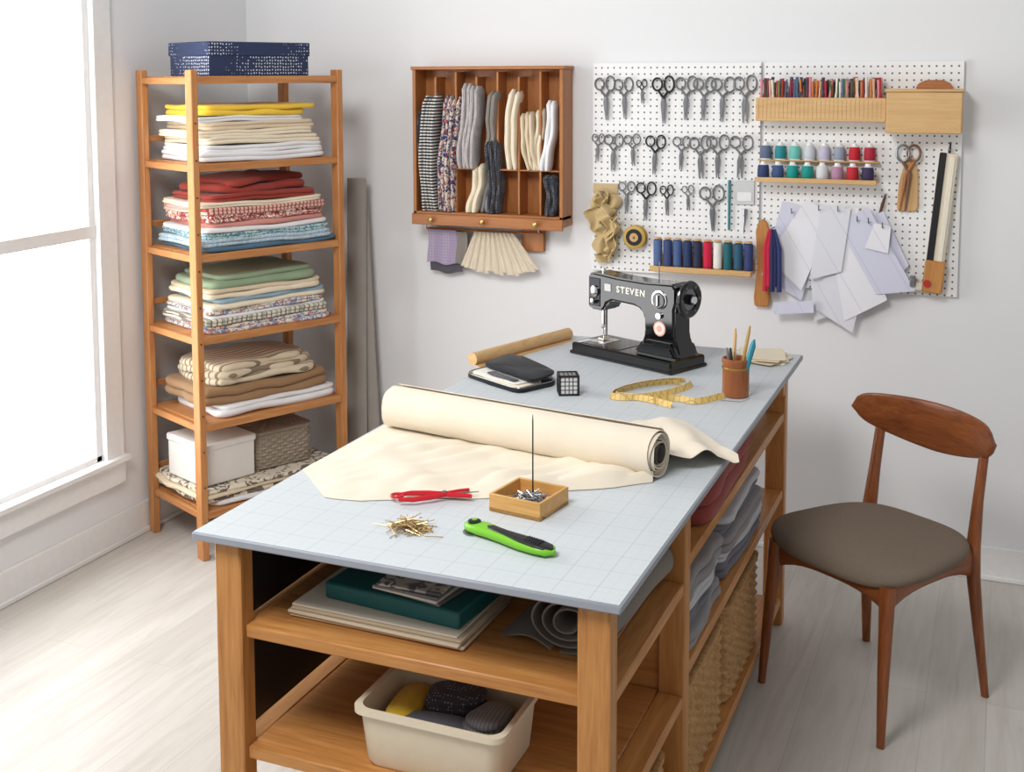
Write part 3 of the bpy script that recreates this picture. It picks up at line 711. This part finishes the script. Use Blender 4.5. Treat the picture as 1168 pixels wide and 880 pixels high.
def arc(cx,cy,a,bb_,rot,t0,t1,n=40,z=0):
    o=[]
    for i in range(n+1):
        t_=t0+(t1-t0)*i/n;x=a*math.cos(t_);y=bb_*math.sin(t_);o.append((cx+x*math.cos(rot)-y*math.sin(rot),cy+x*math.sin(rot)+y*math.cos(rot),ZT+.0006+z))
    return o
ribbon(arc(-.975,3.545,.155,.062,math.radians(58),.2,6.0,70),.020,tm)
ribbon(arc(-.985,3.535,.125,.040,math.radians(56),-.4,3.6,50,.001),.020,tm)
ribbon([(-.93+.0105*i,3.40+.03*math.sin(i*.42)+.0075*i,ZT+.0012) for i in range(18)],.020,tm)
ribbon([(-1.04+.013*i,3.43+.012*math.sin(i*.3)-.003*i,ZT+.0012) for i in range(14)],.020,tm)
b.done()
b=B('wooden_pencil_cup',(-.728,3.59,ZT))
cupm=wood('cup_wood',(172,104,58),(136,74,38),'Z',.35)
b.lathe([(.036,0),(.040,.004),(.040,.10),(.042,.103),(.042,.115),(.038,.117),(.035,.112),(.035,.02),(.03,.018)],cupm,seg=28)
b.lathe([(.0413,.085),(.0418,.088),(.0413,.091)],plain('brass_ring',(190,150,80),.3,.8),seg=28)
for (dx,dy,tx,ty,h,m) in((-.012,.0,-.004,.005,.205,pale('Z')),(.005,.01,.035,.01,.215,plain('pencil_gold',(200,160,90),.4)),(.014,-.008,.052,-.012,.18,plain('pen_teal',(40,140,160),.35)),(0,-.014,-.012,-.02,.15,plain('pen_dark',(40,44,50),.4)),(-.018,.012,-.03,.02,.14,F['taupe'])):
    wd=.009 if m.name=='pen_teal' else .005
    b.tube([(dx,dy,.02),(tx,ty,h-.02),(tx*1.08,ty*1.08,h)],[wd,wd,.003],m,8)
b.tube([(.042,-.02,.05),(.055,-.05,.01),(.03,-.07,.002),(-.03,-.075,.002)],.0008,steel,5)
b.done()
b=B('folded_linen_squares');z=ZT
for i in range(5):
    b.slab(-.735+random.uniform(-.012,.012),4.10+random.uniform(-.02,.02),z,.15,.16,.004,F['beige'] if i%2 else F['cream'],random.uniform(-.4,.4),.002,.008);z+=.0038
b.done()
tr=B('wooden_pin_tray',(-.962,2.472,ZT+.006),math.radians(-9))
pm_=wood('tray_wood',(220,172,104),(196,144,76),'X',.45)
h=.131/2
tr.bb(-h,h,-h,h,-.006,.004,pm_,.001)
for (a,b_,c_,d) in((-h,h,-h,-h+.007),(-h,h,h-.007,h),(-h,-h+.007,-h+.007,h-.007),(h-.007,h,-h+.007,h-.007)):tr.bb(a,b_,c_,d,-.006,.034,pm_,.001)
for i in range(240):
    x,y=random.gauss(0,.024),random.gauss(0,.024);x=max(-.045,min(.045,x));y=max(-.045,min(.045,y));a=random.random()*6.28;l=random.uniform(.01,.02);z=.006+random.random()*.018*(1-(abs(x)+abs(y))/.1)
    l=min(l,.052-max(abs(x),abs(y)))
    tr.tube([(x-l*math.cos(a),y-l*math.sin(a),z),(x+l*math.cos(a),y+l*math.sin(a),z+random.uniform(-.001,.008))],.0009,(chrome,steel,plain('pin_dark',(90,90,94),.3,.8))[i%3],4)
tr.lathe([(.012,.004),(.012,.007),(.0018,.010),(.0016,.19),(.0006,.205)],plain('dark_steel',(70,66,64),.35,.8),c=(.004,.01,0),seg=10)
tr.done()
b=B('loose_brass_pins',(-1.155,2.255,ZT))
br_=plain('brass_pin',(196,166,116),.3,.7)
for i in range(120):
    a=random.random()*6.28;l=random.uniform(.018,.030);x,y=random.gauss(0,.020),random.gauss(0,.015);z=.001+.022*random.random()*math.exp(-(x*x+y*y)/.0006);tz=random.uniform(-.006,.008)
    if math.hypot(x,y)>.036:l*=.7
    b.tube([(x-l*math.cos(a),y-l*math.sin(a),max(.001,z-tz)),(x+l*math.cos(a),y+l*math.sin(a),max(.001,z+tz))],.0009,br_,4)
    b.lathe([(.0005,0),(.0019,.001),(.0005,.002)],br_,c=(x-l*math.cos(a),y-l*math.sin(a),max(.0002,z-tz-.001)),seg=5)
b.done()
b=B('red_thread_snips',(-1.170,2.432,ZT+.008),math.radians(33))
red=plain('red_enamel',(206,24,40),.25)
for sg in(-1,1):
    b.tube([(-.092,sg*.016,.006),(-.06,sg*.022,.006),(-.02,sg*.014,.006),(.02,sg*.003,.006),(.03,-sg*.002,.006)],[.004,.006,.0065,.005,.003],red,8)
    b.tube([(.02,sg*.004,.006),(.05,sg*.012,.006),(.075,sg*.022,.005)],[.0055,.006,.0045],red,8)
b.tube([(-.092+.014*math.cos(a),.012*math.sin(a)+.012,.006) for a in [i*math.pi/6 for i in range(13)]],.0035,red,6)
b.ext([(.02,-.002),(.045,-.003),(.095,0),(.045,.004)],.002,steel,T(0,0,.008,0,0,-math.pi/2))
b.lathe([(.005,.002),(.005,.014)],steel,c=(.015,0,0),seg=12)
b.done()
vx,vy=(-.815+1.037),(2.222-2.298);b=B('rotary_cutter',(-1.037,2.298,ZT),math.atan2(vy,vx))
grn=plain('lime_plastic',(122,196,40),.35)
def loft(P,m,e=.75,n=20,M=None):
    R=[]
    for (x,y,z,ry,rz) in P:
        R.append([Vector((x,y+ry*math.copysign(abs(math.cos(a))**e,math.cos(a)),z+rz*math.copysign(abs(math.sin(a))**e,math.sin(a)))) for a in [2*math.pi*i/n for i in range(n)]])
    b.rings(R,m,True,M)
loft([(-.003,0,.012,.004,.005),(.004,0,.012,.014,.009),(.02,0,.012,.022,.010),(.045,0,.013,.024,.011),(.075,-.001,.013,.021,.011),(.11,-.004,.013,.019,.011),(.16,-.004,.012,.022,.011),(.20,0,.012,.024,.010),(.225,.003,.011,.020,.009),(.238,.004,.010,.004,.004)],grn)
loft([(.06,0,.0200,.003,.004),(.07,-.001,.0205,.012,.0055),(.11,-.004,.0205,.012,.006),(.16,-.004,.0200,.017,.006),(.20,-.001,.0195,.020,.005),(.222,.002,.0170,.017,.005),(.234,.003,.015,.004,.003)],blackp)
b.lathe([(.0225,.0),(.0225,.0015)],steel,c=(.022,-.004,.001),seg=30)
b.lathe([(.013,.019),(.014,.021),(.014,.025),(.010,.027)],blackp,c=(.022,0,0),seg=20)
b.lathe([(.006,.027),(.006,.0285)],grn,c=(.022,0,0),seg=16)
for i in range(7):b.bb(.168+i*.006,.170+i*.006,-.012,.010,.0235,.0268,plain('rib_dark',(50,52,56),.5),.0004)
b.done()
# ---------------------------------------------------------------- sewing machine
ma=math.atan2(-.173,.389);MO=Vector((-1.131,3.928,ZT))
s=B('sewing_machine',MO,ma)
s.bb(-.225,.215,-.092,.092,.004,.040,blackm,.006);s.bb(-.23,.22,-.097,.097,0,.012,blackm,.004)
s.bb(-.215,-.02,-.075,.065,.040,.0415,plain('bed_gloss',(30,30,34),.15),.0005)
s.bb(-.185,-.115,-.035,.045,.0415,.043,chrome,.0005);s.bb(-.21,-.188,-.085,-.02,.0405,.042,chrome,.0005)
prof=[(.035,.038),(.212,.038),(.205,.075),(.190,.11),(.188,.20),(.196,.225),(.196,.270),(.180,.286),(.06,.279),(-.06,.280),(-.17,.287),(-.192,.276),(-.192,.165),(-.180,.155),(-.124,.155),(-.112,.168),(-.104,.185),(-.08,.197),(.02,.194),(.045,.185),(.060,.165),(.064,.11),(.052,.075),(.03,.055)]
s.ext(prof,.090,blackm,T(0,-.045,0),.013,3)
s.ext([(.025,.038),(.215,.038),(.208,.06),(.19,.09),(.065,.09),(.045,.06)],.13,blackm,T(0,-.065,0),.012,3)
s.lathe([(.03,.194),(.03,.204),(.052,.206),(.060,.210),(.060,.220),(.053,.224),(.036,.222),(.034,.216),(.018,.216),(.017,.232),(.012,.235)],blackm,c=(0,0,.236),seg=36,axis='X')
s.lathe([(.0605,.212),(.062,.215),(.0605,.218)],plain('dark_chrome',(120,120,124),.2,1),c=(0,0,.236),seg=36,axis='X')
s.lathe([(.014,.232),(.012,.239)],chrome,c=(0,0,.236),seg=20,axis='X')
for i in range(6):
    a=i*math.pi/3;s.lathe([(.005,.2215),(.005,.2245)],plain('wheel_hole',(90,90,94),.4),c=(.0,.045*math.cos(a),.236+.045*math.sin(a)),seg=8,axis='X')
s.tube([(-.155,0,.157),(-.155,0,.10)],.006,chrome,10);s.tube([(-.155,0,.10),(-.155,0,.047)],.0014,chrome,6)
s.tube([(-.155,.014,.157),(-.155,.014,.057)],.004,chrome,8);s.bb(-.168,-.142,-.014,.022,.045,.053,chrome,.002);s.bb(-.161,-.149,-.008,.008,.085,.1,chrome,.002)
s.bb(-.182,-.132,-.0475,-.0452,.17,.268,plain('face_plate',(36,36,40),.2,.8),.001)
s.lathe([(.020,-.0470),(.020,-.054),(.014,-.058)],chrome,c=(-.157,0,.222),seg=24,axis='Y')
s.lathe([(.010,-.047),(.010,-.062),(.006,-.064)],chrome,c=(-.157,0,.188),seg=16,axis='Y')
s.tube([(-.155,0,.283),(-.155,0,.297)],[.008,.006],chrome,10)
s.tube([(.09,0,.278),(.09,0,.345)],.002,chrome,8);s.tube([(-.03,0,.279),(-.03,0,.290)],.004,chrome,8)
s.lathe([(.032,-.045),(.032,-.048),(.028,-.049)],chrome,c=(.128,0,.228),seg=30,axis='Y');s.lathe([(.026,-.049),(.024,-.053)],blackm,c=(.128,0,.228),seg=24,axis='Y')
s.bb(.124,.132,-.060,-.051,.208,.248,chrome,.003)
s.lathe([(.010,-.045),(.010,-.055)],chrome,c=(.13,0,.176),seg=18,axis='Y')
s.lathe([(.025,-.0452),(.025,-.0462)],plain('decal_pink',(226,170,160),.4),c=(.13,0,.133),seg=28,axis='Y');s.lathe([(.020,-.0462),(.020,-.0469)],plain('decal_cream',(240,224,214),.4),c=(.13,0,.133),seg=28,axis='Y');s.lathe([(.011,-.0469),(.011,-.0474)],plain('decal_pink',(226,170,160),.4),c=(.13,0,.133),seg=20,axis='Y')
s.bb(-.112,-.082,-.047,-.045,.228,.255,plain('badge_grey',(150,150,150),.35,.6),.002)
mo=s.done(35)
def text(body,size,parent,loc,m,ext=.0006,rot=(math.pi/2,0,0),sx=1):
    cu=bpy.data.curves.new('lettering','FONT');cu.body=body;cu.size=size;cu.extrude=ext;cu.align_x='CENTER';cu.align_y='CENTER';cu.offset=.0009;cu.space_character=1.3
    o=bpy.data.objects.new('lettering',cu);bpy.context.collection.objects.link(o);cu.materials.append(m);o.parent=parent;o.location=loc;o.rotation_euler=rot;o.scale=(sx,1,1);return o
text('STEVEN',.030,mo,(.005,-.0458,.240),plain('letter_silver',(236,232,218),.4,0))
# ---------------------------------------------------------------- things on table shelves
b=B('sketchbook_stack',(-1.200,2.300,.6965),-.03)
z=0
for i in range(3):
    b.box((random.uniform(-.006,.006),random.uniform(-.006,.006),z+.004),(.42-.004*i,.27,.0078),plain('board_cream%d'%(i%2),(222,206,182) if i%2 else (206,186,158),.8),None,.003,(0,0,random.uniform(-.02,.02)));z+=.008
b.box((0,0,z+.002),(.40,.255,.004),cream,None,.001,(0,0,.01));z+=.0045
b.box((.03,.01,z+.019),(.34,.20,.038),plain('teal_cover',(14,92,92),.5),None,.004,(0,0,-.06));z+=.0385
mg=fab('magazine_print',(196,188,176),(104,104,110),'floral',22,(216,200,180))
for i in range(4):
    b.box((.06+random.uniform(-.01,.01),-.02+random.uniform(-.005,.005),z+.003),(.17-.006*i,.13,.0058),mg if i==3 else plain('page_%d'%(i%2),(216,210,200) if i%2 else (120,116,118),.6),None,.001,(0,0,-.15+.06*i));z+=.006
b.done()
gr=fab('grey_wool',(126,118,110))
b=B('grey_fabric_roll',(-.80,2.25,.6965+.060),math.atan2(.36,.02))
def sp3(u,v):
    th=u*3.2*2*math.pi+3.6;r=.012+.044*u;w=1+.05*noise.noise(Vector((v*3,th,0)))
    return (v*.40+.012*math.sin(th),1.75*r*w*math.cos(th)-.01,r*w*math.sin(th)*1.02+.002*v)
b.sheet(sp3,90,14,gr,.004)
b.sheet(lambda u,v:(-.02+.41*v+.03*u,.02+.13*u,-.052+.012*math.sin(u*4)),12,12,gr,.003)
b.done(60)
bm_=plain('bin_cream',(228,216,192),.5)
b=B('plastic_storage_bin',(-1.055,2.24,.4235),0)
Lb,Db,Hb=.325,.23,.13
b.rings([rr(.02,.02,0,.005),rr(Lb-.03,Db-.03,0),rr(Lb-.02,Db-.02,.01),rr(Lb,Db,Hb-.012),rr(Lb+.02,Db+.02,Hb-.012),rr(Lb+.02,Db+.02,Hb),rr(Lb-.006,Db-.006,Hb),rr(Lb-.03,Db-.03,.012),rr(.02,.02,.012,.005)],bm_)
dd=fab('dark_dot_cloth',(66,62,70),(140,138,146),'dots',130,w=.25);sl=fab('slate_cloth',(100,104,116));gc=fab('grey_knit',(128,126,128),(104,102,106),'stripe',120,axis=0,w=.4)
b.fold(0,0,.015,.27,.17,.055,sl,3,.0,.006)
b.slab(-.10,.01,.07,.06,.15,.030,fab('yellow_cloth',(226,190,60)),.1,.008,.02,top=.006)
for i in range(3):b.slab(-.005,.035,.068+i*.018,.15-.012*i,.10-.01*i,.021,dd,.35,.010,.04,top=.008)
for i in range(3):b.slab(.095,-.005,.068+i*.016,.10-.008*i,.13-.01*i,.019,gc,-.25,.008,.03,top=.006)
for i in range(2):b.slab(-.01,-.055,.066+i*.014,.16-.01*i,.07,.017,sl,.08,.008,.03,top=.006)
b.done()
b=B('burgundy_folded_fabric');b.fold(-.775,3.20,.741,.25,.62,.10,fab('burgundy',(146,66,60)),2,.02,.006);b.done()
def pile(name,x,y,z,sx,sy,its):
    b=B(name)
    for m,h,n in its:z=b.fold(x+random.uniform(-.01,.01),y,z,sx,sy,h,m,n,random.uniform(-.03,.03),.007)
    b.done()
dg=fab('slate_fold',(108,108,116));lg=fab('pale_grey_fold',(190,190,194));mgf=fab('mid_grey_fold',(140,136,138))
pile('folded_grey_fabric_stack',-.80,2.95,.476,.27,.42,[(mgf,.045,2),(dg,.04,2),(lg,.03,2),(mgf,.05,2)])
pile('folded_grey_fabric_stack',-.80,3.45,.476,.27,.50,[(dg,.05,2),(lg,.03,2),(mgf,.04,2),(dg,.04,2),(lg,.02,1)])
pile('folded_grey_fabric_stack',-1.2,3.3,.476,.35,.9,[(dg,.08,2),(mgf,.06,2)])
basket('wicker_basket',T(-.80,2.98,.101),.25,.42,.28,wk).done(60)
basket('wicker_basket',T(-.80,3.48,.101),.25,.44,.28,wk).done(60)
basket('wicker_basket',T(-.80,2.40,.101),.24,.40,.22,wk).done(60)
b=B('linen_bundle');b.slab(-.80,3.48,.385,.2,.34,.05,dg,0,.01,.05,top=.01);b.done()
# ---------------------------------------------------------------- camera
cam=bpy.data.cameras.new('camera');co=bpy.data.objects.new('camera',cam);bpy.context.collection.objects.link(co)
f_=1382.97;cam.sensor_width=36;cam.sensor_fit='HORIZONTAL';cam.lens=f_/1168*36;cam.shift_x=(584-560.29)/1168;cam.shift_y=(210.94-440)/1168
cam.clip_start=.05
co.matrix_world=Matrix.Translation((0,0,1.8736))@Matrix.Rotation(.4022,4,'Z')@Matrix.Rotation(math.pi/2-.0921,4,'X')@Matrix.Rotation(-.004,4,'Z')
sc.camera=co
# ---------------------------------------------------------------- light
w=bpy.data.worlds.new('world');sc.world=w;w.use_nodes=True;w.node_tree.nodes['Background'].inputs[0].default_value=(1,.995,.985,1);w.node_tree.nodes['Background'].inputs[1].default_value=.43
def area(name,loc,rot,sx,sy,e,col=(1,1,1)):
    l=bpy.data.lights.new(name,'AREA');l.shape='RECTANGLE';l.size=sx;l.size_y=sy;l.energy=e;l.color=col
    o=bpy.data.objects.new(name,l);o.location=loc;o.rotation_euler=rot;bpy.context.collection.objects.link(o);return o
area('added_fill_light',(-1.5,.6,3.5),(math.radians(44),0,math.radians(10)),1.1,1.1,88,(1,.985,.96))  # unseen area lamp, added overhead as fill to brighten the room
